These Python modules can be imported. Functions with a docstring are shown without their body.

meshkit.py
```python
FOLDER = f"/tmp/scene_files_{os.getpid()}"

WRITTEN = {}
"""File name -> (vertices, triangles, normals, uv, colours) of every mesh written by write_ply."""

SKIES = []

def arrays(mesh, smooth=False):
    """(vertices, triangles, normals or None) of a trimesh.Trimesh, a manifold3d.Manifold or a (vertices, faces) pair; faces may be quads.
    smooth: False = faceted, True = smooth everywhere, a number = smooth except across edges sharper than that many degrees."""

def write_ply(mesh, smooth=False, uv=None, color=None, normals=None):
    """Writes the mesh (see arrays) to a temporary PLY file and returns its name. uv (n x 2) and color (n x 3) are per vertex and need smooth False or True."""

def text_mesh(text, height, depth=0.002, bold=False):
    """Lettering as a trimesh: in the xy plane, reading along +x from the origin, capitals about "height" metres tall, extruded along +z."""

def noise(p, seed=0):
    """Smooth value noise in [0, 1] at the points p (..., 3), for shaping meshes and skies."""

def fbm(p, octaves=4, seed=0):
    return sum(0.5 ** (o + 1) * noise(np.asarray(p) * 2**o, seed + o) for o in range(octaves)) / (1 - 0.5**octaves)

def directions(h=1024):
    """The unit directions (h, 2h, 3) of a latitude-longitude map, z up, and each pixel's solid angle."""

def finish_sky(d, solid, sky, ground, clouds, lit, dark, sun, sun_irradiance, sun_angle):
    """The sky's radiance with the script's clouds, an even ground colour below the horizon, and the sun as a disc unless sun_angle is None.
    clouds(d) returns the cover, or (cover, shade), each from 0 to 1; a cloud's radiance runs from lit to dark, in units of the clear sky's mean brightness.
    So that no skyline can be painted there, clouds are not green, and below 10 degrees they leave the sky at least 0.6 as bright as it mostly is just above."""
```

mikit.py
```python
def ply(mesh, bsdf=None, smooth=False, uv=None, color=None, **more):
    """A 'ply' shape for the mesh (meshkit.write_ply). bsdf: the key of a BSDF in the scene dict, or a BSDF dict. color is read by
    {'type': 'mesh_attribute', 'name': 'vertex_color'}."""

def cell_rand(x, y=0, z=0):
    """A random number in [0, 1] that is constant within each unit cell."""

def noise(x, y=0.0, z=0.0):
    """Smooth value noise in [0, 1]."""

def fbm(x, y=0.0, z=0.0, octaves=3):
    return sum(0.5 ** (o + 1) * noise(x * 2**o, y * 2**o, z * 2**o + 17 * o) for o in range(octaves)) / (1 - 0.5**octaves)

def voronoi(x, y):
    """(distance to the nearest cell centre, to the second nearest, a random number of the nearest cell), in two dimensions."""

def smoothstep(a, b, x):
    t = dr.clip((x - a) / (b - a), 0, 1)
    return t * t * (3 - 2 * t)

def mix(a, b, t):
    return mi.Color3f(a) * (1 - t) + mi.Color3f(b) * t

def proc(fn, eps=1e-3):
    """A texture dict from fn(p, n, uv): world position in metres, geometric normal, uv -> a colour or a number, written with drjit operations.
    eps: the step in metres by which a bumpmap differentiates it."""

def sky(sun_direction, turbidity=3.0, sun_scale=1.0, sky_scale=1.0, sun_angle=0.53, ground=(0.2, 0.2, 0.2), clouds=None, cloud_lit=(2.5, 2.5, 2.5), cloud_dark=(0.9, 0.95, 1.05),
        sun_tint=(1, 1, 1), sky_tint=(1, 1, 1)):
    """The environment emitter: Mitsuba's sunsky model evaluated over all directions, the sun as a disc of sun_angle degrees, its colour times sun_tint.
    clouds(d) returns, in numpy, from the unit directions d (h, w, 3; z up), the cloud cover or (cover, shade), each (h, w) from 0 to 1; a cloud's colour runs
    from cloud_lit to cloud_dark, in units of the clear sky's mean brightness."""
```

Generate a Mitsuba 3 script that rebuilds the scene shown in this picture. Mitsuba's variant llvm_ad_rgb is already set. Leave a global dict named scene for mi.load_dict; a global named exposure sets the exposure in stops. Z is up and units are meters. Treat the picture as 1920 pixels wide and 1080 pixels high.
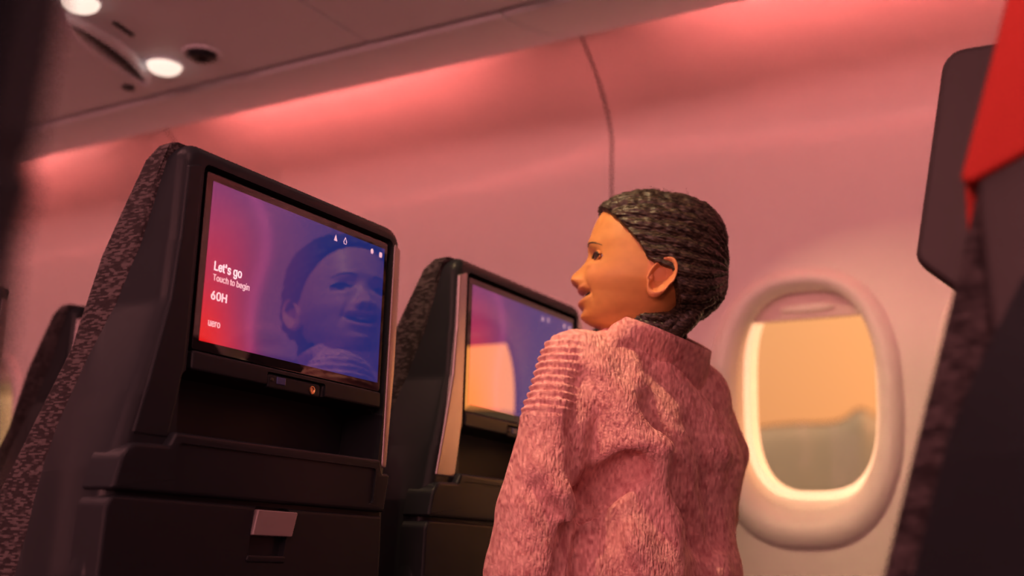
import math
import numpy as np, trimesh, mitsuba as mi, drjit as dr
import manifold3d as m3
import mikit, meshkit
from meshkit import fbm, noise
T = mi.ScalarTransform4f
scene, labels = {}, {}

# ------------------------------------------------------------------ camera, sky, large lights, exposure
exposure = 0.0
CAM = np.array([0, 0, .8])
YAW, PITCH, ROLL, FPX = 0.54, 0.23, 0.030, 2200.0
_fw = np.array([-math.sin(YAW) * math.cos(PITCH), math.cos(YAW) * math.cos(PITCH), math.sin(PITCH)])
_r0 = np.array([math.cos(YAW), math.sin(YAW), 0.0])
_u0 = np.cross(_r0, _fw)
_up = math.cos(ROLL) * _u0 - math.sin(ROLL) * _r0
_rt = math.cos(ROLL) * _r0 + math.sin(ROLL) * _u0
scene['camera'] = {'type': 'thinlens', 'fov': math.degrees(2 * math.atan(960 / FPX)), 'fov_axis': 'x',
                   'to_world': T().look_at(origin=CAM.tolist(), target=(CAM + _fw).tolist(), up=_up.tolist()),
                   'aperture_radius': .007, 'focus_distance': 1.3, 'near_clip': .02, 'far_clip': 30000}
scene['sky'] = {'sampling_weight': 3.0, **mikit.sky((.56, .82, .15), turbidity=10.0, sky_scale=8.2, sun_angle=None, sun_scale=0.0,
                         sky_tint=(1.14, .62, .315), ground=(.35, .25, .2))}
COVE = [27., 4.8, 4.2]          # pink cove strips behind the valance
FILL = [19.5, 6.5, 6.2]         # unseen salmon fill strips, added to light the side wall
FRAME_GLOW = [.98, .50, .265]        # glow added to the inner window frames to brighten the reveals
AISLE = [7., 2.6, 2.4]
READ = [1.75, 1.12, .56]         # beam of the reading lights

# ------------------------------------------------------------------ materials
def rgb(*c): return {'type': 'rgb', 'value': list(c)}
def princ(c, rough=.5, spec=.5, **k):
    d = {'type': 'principled', 'base_color': c if isinstance(c, dict) else rgb(*c), 'roughness': rough, 'specular': spec}
    d.update(k); return d
def mat(name, b, two=True): scene[name] = {'type': 'twosided', 'b': b} if two else b
mat('m_wall', princ((.78, .74, .72), .42, .35))
mat('m_ceiling', princ((.80, .84, .92), .45, .35))
mat('m_gap', princ((.10, .07, .07), .7, .2))
mat('m_reveal', princ((.90, .87, .82), .4, .3))
mat('m_shade', princ((.72, .62, .60), .5, .3))
mat('m_plastic', {'type': 'bumpmap', 'arbitrary': mikit.proc(lambda p, n, uv: mikit.noise(p.x * 900, p.y * 900, p.z * 900), 4e-4), 'scale': .00006,
                  'bsdf': princ((.013, .017, .021), .34, .16)})
mat('m_rail', princ((.46, .41, .44), .34, .5, metallic=.9))
mat('m_plastic_soft', princ((.010, .013, .017), .5, .2))
mat('m_black', princ((.008, .008, .010), .25, .5))
mat('m_metal', princ((.28, .25, .26), .38, .5, metallic=.3))
mat('m_gold', princ((.80, .50, .25), .25, .5, metallic=1.0))
mat('m_blue', princ((.03, .05, .16), .3, .5))
mat('m_glassfront', {'type': 'plastic', 'diffuse_reflectance': rgb(.006, .006, .008), 'int_ior': 1.88}, False)
mat('m_carpet', princ(mikit.proc(lambda p, n, uv: mikit.mix((.05, .03, .035), (.11, .06, .07), mikit.noise(p.x * 240, p.y * 240, 0))), .9, .1))

def f_fabric(p, n, uv):
    h = p.x * .45 + p.y
    r = dr.floor(p.z * 640)
    c = mikit.cell_rand(dr.floor(h * 360 + mikit.cell_rand(r, 3, 1) * 2), r, 5)
    big = mikit.noise(p.x * 90, p.y * 90, p.z * 90)
    t = mikit.smoothstep(.50, .80, c * .75 + big * .35)
    return mikit.mix((.017, .014, .016), (.078, .068, .071), t)
def f_fabric_h(p, n, uv):
    h = p.x * .45 + p.y
    r = dr.floor(p.z * 640)
    return mikit.cell_rand(dr.floor(h * 360 + mikit.cell_rand(r, 3, 1) * 2), r, 5)
mat('m_fabric', {'type': 'bumpmap', 'arbitrary': mikit.proc(f_fabric_h, 1e-3), 'scale': .0006, 'bsdf': princ(mikit.proc(f_fabric), .85, .2, sheen=.4)})
mat('m_red', princ((.42, .022, .014), .7, .3, sheen=.3))
mat('m_headrest', princ((.022, .018, .020), .5, .4))
VC = {'type': 'mesh_attribute', 'name': 'vertex_color'}
mat('m_skin', princ(VC, .46, .42, sheen=.15))
mat('m_eye', princ(VC, .12, .5))
mat('m_teeth', princ((.82, .76, .68), .3, .5))
def f_hair(p, n, uv):
    s = mikit.noise(p.x * 300 + p.z * 200, p.y * 300, p.z * 500)
    return mikit.mix((.005, .004, .0035), (.085, .066, .043), s * s)
mat('m_hair', princ(mikit.proc(f_hair), .44, .38, anisotropic=.4))
def f_sweater(p, n, uv):
    h = p.x * .86 + p.y * .51
    a = mikit.noise(h * 420, p.z * 190, p.y * 120)
    b = mikit.noise(p.x * 60, p.y * 60, p.z * 60)
    return mikit.mix((.42, .175, .180), (.80, .49, .45), dr.clip(a * .95 + b * .4 - .2, 0, 1))
def f_sweater_h(p, n, uv):
    h = p.x * .86 + p.y * .51
    k = dr.floor(h * 230); odd = dr.select(k - 2 * dr.floor(k / 2) > .5, 1.0, -1.0)
    return mikit.noise(h * 460, p.z * 190 + odd * (h * 230 - k) * .9 + k * 7.3, 2) * .9 + .35 * mikit.noise(p.x * 500, p.y * 500, p.z * 500)
mat('m_sweater', {'type': 'bumpmap', 'arbitrary': mikit.proc(f_sweater_h, 7e-4), 'scale': .0019, 'bsdf': princ(mikit.proc(f_sweater), .9, .15, sheen=.6)})
mat('m_denim', princ((.05, .07, .13), .85, .2))
mat('m_shoe', princ((.75, .72, .70), .5, .4))
mat('m_pane', {'type': 'thindielectric', 'int_ior': 1.12}, False)
def f_hill(p, n, uv):
    return mikit.mix((.94, .93, .92), (.98, .97, .96), mikit.fbm(p.x * .004, p.y * .004, p.z * .01))
mat('m_hill', princ(mikit.proc(f_hill), 1.0, 0.0))

# ------------------------------------------------------------------ helpers
def lab(key, label=None, cat=None, group=None, kind=None):
    d = {}
    if label: d['label'] = label
    if cat: d['category'] = cat
    if group: d['group'] = group
    if kind: d['kind'] = kind
    labels[key] = d
def add(key, mesh, m, smooth=35, label=None, cat=None, group=None, kind=None, to=None, **more):
    k, i = key, 0
    while k in scene:
        i += 1; k = f'{key}_{i:03d}'
    d = mesh if isinstance(mesh, dict) else mikit.ply(mesh, m, smooth, **more)
    if to is not None: d = {**d, 'to_world': to}
    scene[k] = d
    if label or cat or kind or group: lab(k, label, cat, group, kind)
    return k
cat_ = trimesh.util.concatenate
def tm(man):
    m = man.to_mesh(); return trimesh.Trimesh(m.vert_properties[:, :3], m.tri_verts, process=False)
def mani(t):
    t = trimesh.Trimesh(t.vertices, t.faces, process=True)
    if t.volume < 0: t.invert()
    return m3.Manifold(m3.Mesh(np.asarray(t.vertices, np.float32), np.asarray(t.faces, np.uint32)))
def rbox(x0, x1, y0, y1, z0, z1, r=.004, seg=12):
    r = min(r, (x1 - x0) / 2.01, (y1 - y0) / 2.01, (z1 - z0) / 2.01)
    s = m3.Manifold.sphere(r, seg)
    return m3.Manifold.batch_hull([s.translate([x, y, z]) for x in (x0 + r, x1 - r) for y in (y0 + r, y1 - r) for z in (z0 + r, z1 - r)])
def bx(x0, x1, y0, y1, z0, z1):
    return trimesh.creation.box(bounds=[[x0, y0, z0], [x1, y1, z1]])
def loft(rings, cap=True):
    R = np.array(rings, float); k, n = R.shape[:2]
    v = R.reshape(-1, 3); i = np.arange(n); j = (i + 1) % n; f = []
    for a in range(k - 1):
        p, q = a * n, (a + 1) * n
        f += [np.stack([p + i, p + j, q + j], 1), np.stack([p + i, q + j, q + i], 1)]
    if cap:
        v = np.vstack([v, R[0].mean(0), R[-1].mean(0)])
        f += [np.stack([i * 0 + k * n, j, i], 1), np.stack([i * 0 + k * n + 1, (k - 1) * n + i, (k - 1) * n + j], 1)]
    t = trimesh.Trimesh(v, np.vstack(f), process=False)
    if cap and t.volume < 0: t.invert()
    return t
def rpoly(pts, radii, seg=6):
    """Rounded polygon (counter-clockwise corner points) as an array of points."""
    P = np.array(pts, float); out = []; n = len(P)
    if np.isscalar(radii): radii = [radii] * n
    for i in range(n):
        a, b, c, r = P[i - 1], P[i], P[(i + 1) % n], radii[i]
        if r <= 0: out.append(b); continue
        u, w = (a - b) / np.linalg.norm(a - b), (c - b) / np.linalg.norm(c - b)
        if np.linalg.norm(u + w) < 1e-5: out += [b + u * 1e-4 * (1 - 2 * q / (seg - 1)) for q in range(seg)]; continue
        th = math.acos(np.clip(u @ w, -1, 1)); d = r / math.tan(th / 2)
        cen = b + (u + w) / np.linalg.norm(u + w) * r / math.sin(th / 2)
        p0, p1 = b + u * d - cen, b + w * d - cen
        a0 = math.atan2(p0[1], p0[0]); da = (math.atan2(p1[1], p1[0]) - a0 + math.pi) % (2 * math.pi) - math.pi
        for s in np.linspace(0, 1, seg): out.append(cen + r * np.array([math.cos(a0 + da * s), math.sin(a0 + da * s)]))
    return np.array(out)
def inset(poly, d):
    e = np.roll(poly, -1, 0) - poly; e /= np.linalg.norm(e, axis=1, keepdims=True) + 1e-12
    nrm = np.stack([-e[:, 1], e[:, 0]], 1); pn = np.roll(nrm, 1, 0)
    b = nrm + pn; b /= np.maximum((b * nrm).sum(1, keepdims=True), .35)
    return poly + b * d
def plate(poly, x0, x1, r=.003, steps=4):
    """(y, z) outline extruded along x from x0 to x1 with a rounded front edge at x1."""
    rings = [np.c_[np.full(len(poly), x0), poly]]
    for s in np.linspace(0, math.pi / 2, steps):
        q = inset(poly, r * (1 - math.cos(s))); rings.append(np.c_[np.full(len(q), x1 - r + r * math.sin(s)), q])
    return loft(rings)
def prism_y(prof, y0, y1):
    """(x, z) profile extruded along y."""
    cs = m3.CrossSection([np.asarray(prof, float)[:, :2]])
    if cs.area() <= 0: cs = m3.CrossSection([np.asarray(prof, float)[::-1, :2]])
    # extrude goes along z with (x, y) = (x, zprof): map z' -> y
    return m3.Manifold.extrude(cs, y1 - y0).transform(np.array([[1, 0, 0, 0], [0, 0, -1, y1], [0, 1, 0, 0]], float))
def tube(pts, rad, n=8, closed=False):
    pts = np.array(pts, float); rad = np.broadcast_to(rad, len(pts))
    tan = np.gradient(pts, axis=0) if not closed else np.roll(pts, -1, 0) - np.roll(pts, 1, 0)
    tan /= np.linalg.norm(tan, axis=1, keepdims=True) + 1e-12
    ref = np.array([.3, .2, .93]); rings = []
    for p, t, r in zip(pts, tan, rad):
        a = np.cross(t, ref); a /= np.linalg.norm(a); b = np.cross(t, a)
        an = np.arange(n) * 2 * math.pi / n
        rings.append(p + r * (np.cos(an)[:, None] * a + np.sin(an)[:, None] * b))
    return loft(rings + ([rings[0]] if closed else []), cap=not closed)
def lathe(prof, n=40):
    an = np.arange(n) * 2 * math.pi / n
    return loft([np.c_[r * np.cos(an), r * np.sin(an), np.full(n, z)] for r, z in prof])
def sell(cx, cz, a, b, n=96, e=2.6):
    t = np.arange(n) * 2 * math.pi / n; c, s = np.cos(t), np.sin(t)
    return np.c_[cx + a * np.sign(c) * np.abs(c) ** (2 / e), cz + b * np.sign(s) * np.abs(s) ** (2 / e)]

# ------------------------------------------------------------------ the cabin shell
XA, XB = -5.2, 2.2
YW = 2.25                                    # side wall
YL = -3.2
add('floor', bx(XA, XB, YL, YW + .3, -.06, 0), 'm_carpet', False, 'dark carpeted cabin floor', kind='structure')
add('wall_left', bx(YL * 0 + XA, XB, YL - .05, YL, 0, 2.4), 'm_wall', False, 'far side wall of the cabin', kind='structure')
add('wall_front', bx(XA - .05, XA, YL, YW + .3, 0, 2.4), 'm_wall', False, 'forward cabin partition', kind='structure')
add('wall_back', bx(XB, XB + .05, YL, YW + .3, 0, 2.4), 'm_wall', False, 'rear cabin partition', kind='structure')
add('ceiling', bx(XA, XB, YL, YW + .3, 2.30, 2.36), 'm_ceiling', False, 'dim pinkish cabin ceiling and bin underside of smooth panels', kind='structure')

JOINTS = [-4.91, -3.64, -2.37, -1.10, .17, 1.44, 2.2]
WINX = [-3.86, -3.22, -2.58, -1.93, -1.31, -.68, -.235, .40, 1.05]
WZ, WA, WB = 1.115, .193, .275               # surround centre height and half sizes
def wall_y(x, z, xc):
    zb = 1.68 + .055 * np.clip(np.abs(x - xc) / .635, 0, 1) ** 2
    t = np.maximum(z - zb, 0)
    return YW - (3.1 * t * t + .26 * t)
def wall_panel(x0, x1):
    xc = (x0 + x1) / 2
    xs = np.unique(np.r_[x0 + .0025, x0 + .006, np.linspace(x0 + .012, x1 - .012, int((x1 - x0) / .012)), x1 - .006, x1 - .0025])
    zs = np.r_[np.arange(0, .82, .05), np.arange(.82, 2.0, .012)]
    X, Z = np.meshgrid(xs, zs); Y = wall_y(X, Z, xc)
    Y = Y + .007 * np.clip(1 - np.minimum(X - x0, x1 - X) / .009, 0, 1) ** 2
    v = np.stack([X, Y, Z], -1).reshape(-1, 3); n = len(xs)
    i, j = np.meshgrid(np.arange(n - 1), np.arange(len(zs) - 1)); a = (j * n + i).ravel()
    f = np.vstack([np.stack([a, a + 1, a + n + 1], 1), np.stack([a, a + n + 1, a + n], 1)])
    for wx in WINX:
        inside = (np.abs((v[:, 0] - wx) / (WA * .93)) ** 2.5 + np.abs((v[:, 2] - WZ) / (WB * .95)) ** 2.5) < 1
        f = f[~inside[f].all(1)]
    t = trimesh.Trimesh(v, f, process=False); t.remove_unreferenced_vertices(); return t
wr = add('wall_right', bx(XA, XB, YW + .30, YW + .33, 0, .80), 'm_gap', False, 'pale side wall of the cabin glowing pink under the cove light', kind='structure')
add('wall_right__upper_backing', bx(XA, XB, YW + .30, YW + .33, 1.45, 2.3), 'm_gap', False)
for a, b in zip(JOINTS[:-1], JOINTS[1:]):
    add('wall_right__wall_panel', wall_panel(a, b), 'm_wall', True)
for a in JOINTS[1:-1]:
    zz = np.arange(0, 2.0, .04)
    yy = wall_y(np.full_like(zz, a + .63), zz, a) + .012 if False else wall_y(np.full_like(zz, a), zz, a + .635) + .010
    v = np.vstack([np.c_[np.full_like(zz, a - .02), yy, zz], np.c_[np.full_like(zz, a + .02), yy, zz]]); n = len(zz)
    i = np.arange(n - 1)
    add('wall_right__joint_strip', trimesh.Trimesh(v, np.vstack([np.stack([i, i + n, i + n + 1], 1), np.stack([i, i + n + 1, i + 1], 1)]), process=False), 'm_gap', True)

# windows: surround (raised rim), reveal, inner frame, pane, shade > handle
def window(k, wx):
    root = f'window_{k}'
    GX, GZ, GA, GB = wx, 1.160, .127, .205
    rings = []
    def rg(a, b, y, cz=WZ, e=2.5): q = sell(wx, cz, a, b, e=e); rings.append(np.c_[q[:, 0], np.full(len(q), y), q[:, 1]])
    rg(WA + .004, WB + .004, YW + .012); rg(WA + .001, WB + .001, YW - .001); rg(WA - .005, WB - .006, YW - .009, 1.115, 2.5); rg(WA - .016, WB - .018, YW - .017, 1.117)
    rg(WA - .028, WB - .031, YW - .018, 1.120); rg(WA - .040, WB - .043, YW - .010, 1.126); rg(WA - .048, WB - .052, YW + .006, 1.131, 2.55); rg(WA - .052, WB - .057, YW + .022, 1.135, 2.6)
    add(root, loft(rings, cap=False), 'm_wall', True, ['oval cabin window showing an orange sunset, raised rim and half-open shade'][0] if abs(wx + .68) < .01 else 'oval cabin window further along the wall, half hidden by seats', kind='structure')
    rings = []
    def rv(a, b, y, cz, e): q = sell(wx, cz, a, b, e=e); rings.append(np.c_[q[:, 0], np.full(len(q), y), q[:, 1]])
    rv(WA - .050, WB - .056, YW + .020, 1.135, 2.6); rv(WA - .054, WB - .063, YW + .045, 1.142, 2.8); rv(WA - .052, WB - .066, YW + .072, 1.150, 3.0)
    add(f'{root}__reveal', loft(rings, cap=False), 'm_reveal', True)
    rings = []
    rv(GA + .016, GB + .016, YW + .070, GZ, 3.1); rv(GA + .012, GB + .012, YW + .062, GZ, 3.1); rv(GA + .004, GB + .004, YW + .062, GZ, 3.1); rv(GA, GB, YW + .068, GZ, 3.1); rv(GA - .001, GB - .001, YW + .105, GZ, 3.1)
    add(f'{root}__inner_frame', loft(rings, cap=False), 'm_reveal', 40, label='inner frame with an added warm glow', emitter={'type': 'area', 'radiance': rgb(*FRAME_GLOW), 'sampling_weight': .8 if -1 < wx < 0 else .15})
    q = sell(wx, GZ, GA + .002, GB + .002, e=3.1)
    v = np.vstack([np.c_[q[:, 0], np.full(len(q), YW + .100), q[:, 1]], [[wx, YW + .100, GZ]]]); i = np.arange(len(q))
    add(f'{root}__pane', trimesh.Trimesh(v, np.stack([i, (i + 1) % len(q), i * 0 + len(q)], 1), process=False), 'm_pane', False)
    # outer skin ring closes the gap to the fuselage
    rings = []
    rv(GA + .001, GB + .001, YW + .104, GZ, 3.1); rv(GA + .055, GB + .055, YW + .112, GZ, 3.1); rv(GA + .060, GB + .060, YW + .09, GZ, 3.1)
    add(f'{root}__outer_frame', loft(rings, cap=False), 'm_gap', 40)
    sh = 1.300
    q = sell(wx, GZ, GA + .014, GB + .014, e=3.1); top = q[(q[:, 1] >= sh - .012)]
    top = top[np.argsort(np.arctan2(top[:, 1] - sh, top[:, 0] - wx))]
    poly = np.vstack([[[wx + GA + .012, sh]], top[top[:, 1] > sh + .003], [[wx - GA - .012, sh]]])
    rings = [np.c_[p_[:, 0], np.full(len(p_), y), p_[:, 1]] for p_, y in ((poly, YW + .066), (poly, YW + .057), (inset(poly, .002), YW + .055))]
    add(f'{root}__shade', loft(rings), 'm_shade', 30)
    hr = []
    for y_, w_, h_ in ((YW + .057, .056, .0085), (YW + .048, .056, .0085), (YW + .043, .052, .0065), (YW + .041, .044, .0035)):
        q = sell(wx, sh + .020, w_, h_, 48, 2.0); hr.append(np.c_[q[:, 0], np.full(len(q), y_), q[:, 1]])
    add(f'{root}__shade__handle', loft(hr), 'm_reveal', 50, label='pale shade pull lip')
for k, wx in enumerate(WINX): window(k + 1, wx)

# hills far outside
def hills():
    n = 900; az = np.linspace(-2.4, 1.6, n); rows = []
    for i, (rr, zf) in enumerate([(2300, -500), (2500, .4), (2700, .8), (2900, 1.0), (3400, .9), (4000, -500)]):
        p = np.c_[az * 6, np.full(n, i * .7), np.zeros(n)]
        h = 343 + 60 * np.clip(np.abs(az + .28) - .25, 0, 1) * (fbm(np.c_[az * 5, np.zeros(n), np.zeros(n)], 4, 3) - .3) + 26 * np.exp(-((az + .247) / .011) ** 2) + 13 * np.clip((az + .33) / .09, 0, 1) + 5 * (noise(np.c_[az * 60, np.zeros(n), np.zeros(n)], 5) - .5)
        z = (h * zf if zf > 0 else np.full(n, float(zf))) + (18 * (fbm(p * 4, 3, 8) - .5) if zf > 0 else 0)
        rows.append(np.c_[np.sin(az) * rr, np.cos(az) * rr, z])
    v = np.vstack(rows); a = (np.arange(5)[:, None] * n + np.arange(n - 1)).ravel()
    return trimesh.Trimesh(v, np.vstack([np.stack([a, a + 1, a + n + 1], 1), np.stack([a, a + n + 1, a + n], 1)]), process=False)
add('cloud_bank', hills(), 'm_hill', True, 'hazy grey-brown ridge of cloud on the horizon seen through the cabin window', 'cloud bank')

# overhead panel, valance, cove
ZP, YV0, YV1 = 1.735, 1.60, 1.95
PJ = [XA, -3.85, -2.58, -1.285, -.02, 1.25, XB]
for a, b in zip(PJ[:-1], PJ[1:]):
    add('ceiling__underside_panel', tm(rbox(a + .0015, b - .0015, .80, YV0 - .010, ZP, ZP + .03, .004)), 'm_ceiling', 40)
add('ceiling__bin_core', bx(XA, XB, .79, YV0 + .02, ZP + .012, 2.30), 'm_gap', False)
add('ceiling__bin_door', tm(rbox(XA, XB, .74, .80, ZP - .02, 2.28, .02)), 'm_ceiling', 40)
def valance(a, b):
    pr = [(1.602, ZP + .002), (1.612, ZP - .003), (1.64, ZP + .000)]
    for s in np.linspace(0, 1, 9)[1:]: pr.append((1.64 + .30 * s, ZP + .000 + .094 * s + .010 * s * s - .012 * math.sin(math.pi * s)))
    pr += [(1.948, 1.842), (1.950, 1.846), (1.947, 1.851), (1.941, 1.852), (1.937, 1.8475), (1.885, 1.8465), (1.881, 1.93), (1.60, 1.93)]
    pr = np.array(pr)
    return loft([np.c_[np.full(len(pr), x), inset(pr, d)] for x, d in ((a + .002, .003), (a + .005, 0), (b - .005, 0), (b - .002, .003))])
VJ = [XA, -3.60, -2.30, -1.00, .30, 1.6, XB]
add('trim_1', bx(XA, XB, YV0 - .012, YV0 + .23, ZP + .10, ZP + .185), 'm_gap', False, 'long curved valance below the bins hiding the pink cove light', kind='structure')
for a, b in zip(VJ[:-1], VJ[1:]):
    add('trim_1__valance_panel', valance(a, b), 'm_ceiling', 30)
for a, b, w_ in zip(JOINTS[:-1], JOINTS[1:], ('foremost', 'second', 'third', 'fourth', 'fifth', 'rearmost')):
    g = .19
    v = [[a + g, 1.888, 1.850], [b - g, 1.888, 1.850], [b - g, 1.888, 1.892], [a + g, 1.888, 1.892]]
    k = add('cove_light', trimesh.Trimesh(v, [[0, 2, 1], [0, 3, 2]], process=False), 'm_gap', False,
            f'{w_} pink cove light strip from the front, hidden behind the valance', 'light strip', group='cove light strips behind the valance', emitter={'type': 'area', 'radiance': rgb(*COVE), 'sampling_weight': 3.0 if w_ in ('third', 'fourth') else 1.2})
for a in JOINTS[1:-1]:  # hidden fins added to keep cove light off the wall beside joints
    for sx in (-.052, .052):
        pr = np.array([(1.884, 1.848), (1.949, 1.855), (2.02, 1.884), (2.06, 1.905), (1.97, 1.99), (1.884, 1.99)])
        add('trim_1__added_light_baffle', loft([np.c_[np.full(6, a + sx - .002), pr], np.c_[np.full(6, a + sx + .002), pr]]), 'm_gap', False)
add('trim_2', bx(XA, XB, 1.80, 2.30, 1.995, 2.02), 'm_wall', False, 'closing strip above the cove', kind='structure')

# added fill strips on the far side of the cabin, light panels over the aisle
for x, w_ in ((-1.45, 'forward'), (.60, 'rear')):
    v = [[x - .90, YL + .30, 1.28], [x + .90, YL + .30, 1.28], [x + .90, YL + .30, 1.76], [x - .90, YL + .30, 1.76]]
    add('wall_fill_light', trimesh.Trimesh(v, [[0, 2, 1], [0, 3, 2]], process=False), 'm_gap', False, f'{w_} added salmon fill light strip along the far side of the cabin', 'light strip',
        group='added fill light strips along the far side', emitter={'type': 'area', 'radiance': rgb(*FILL), 'sampling_weight': 6.0})
for x, w_ in ((-3.4, 'forward'), (-1.4, 'middle'), (.6, 'rear')):
    v = [[x - .8, .10, 2.295], [x + .8, .10, 2.295], [x + .8, .45, 2.295], [x - .8, .45, 2.295]]
    add('aisle_ceiling_light', trimesh.Trimesh(v, [[0, 2, 1], [0, 3, 2]], process=False), 'm_gap', False, f'{w_} soft pink light panel in the ceiling over the aisle', 'light panel',
        group='ceiling light panels over the aisle', emitter={'type': 'area', 'radiance': rgb(*AISLE), 'sampling_weight': 1.2})

# reading lights and vents on the underside panel
lens = lathe([(.034, 0), (.0338, -.006), (.031, -.012), (.024, -.017), (.013, -.020), (.003, -.0205)])
ring = lathe([(.034, .004), (.0375, -.001), (.0365, -.004), (.034, -.0045), (.0335, -.002)])
def reading_light(x, y, label, aim=None, power=1.0):
    n_ = sum(1 for k in labels if k.startswith('reading_light') and 'category' in labels[k])
    root = 'reading_light' + (f'_{n_:03d}' if n_ else '')
    lab(root, label, 'reading light', 'reading lights under the overhead bins')
    to = T().translate([x, y, ZP])
    add(f'{root}__lens', lens, 'm_reveal', True, to=to, emitter={'type': 'area', 'radiance': rgb(1.02, .84, .70), 'sampling_weight': .03})
    add(f'{root}__ring', ring, 'm_ceiling', True, to=to)
    if aim is not None:
        scene[f'{root}__beam'] = {'type': 'spot', 'to_world': T().look_at(origin=[x, y, ZP - .026], target=list(aim), up=[.1, 1, 0]), 'intensity': rgb(*(np.array(READ) * power)), 'cutoff_angle': 30, 'beam_width': 8, 'sampling_weight': 3.0}
HEAD = (-.60, 1.352, 1.192)
reading_light(-1.703, 1.487, 'glowing round reading light beside the dark air nozzle, the fully visible one')
reading_light(-1.629, 1.222, 'glowing round reading light cut off by the top edge of the photo')
for x_, y_, a_ in ((-1.555, .957, (-.66, 1.30, 1.14)), (-.755, .957, (-.67, 1.36, 1.04)), (-.829, 1.222, None), (-.903, 1.487, (-.45, 2.15, .92))):
    reading_light(x_, y_, {-1.555: 'glowing reading light nearest the aisle in the row ahead', -.755: 'glowing reading light nearest the aisle above the child', -.829: 'middle glowing reading light above the child'}.get(x_, 'glowing reading light nearest the window wall above the child'), a_, {-1.555: .17, -.755: .98, -.903: 1.25}.get(x_, 1.0))
def knob(x, y, label):
    n_ = sum(1 for k in labels if k.startswith('air_nozzle'))
    root = 'air_nozzle' + (f'_{n_:03d}' if n_ else '')
    lab(root, label, 'air vent'); to = T().translate([x, y, ZP])
    add(f'{root}__socket', lathe([(.036, .004), (.038, -.002), (.035, -.005), (.029, -.003), (.027, .001)]), 'm_ceiling', True, to=to)
    add(f'{root}__nozzle', lathe([(.027, .0), (.026, -.009), (.020, -.013), (.012, -.0125), (.009, -.006), (.003, -.006)]), 'm_plastic', 40, to=to, label='dark round nozzle')
knob(-1.599, 1.484, 'dark round air nozzle beside the fully visible reading light')
a_, b_ = np.array([-1.689, 1.237]), np.array([-1.797, 1.542])
d_ = (b_ - a_) / np.linalg.norm(b_ - a_); n2 = np.array([-d_[1], d_[0]])
lab('air_outlet', 'long lens-shaped air outlet moulded into the overhead panel', 'air outlet')
L_ = np.linalg.norm(b_ - a_); ss = np.linspace(-1, 1, 40)
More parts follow.
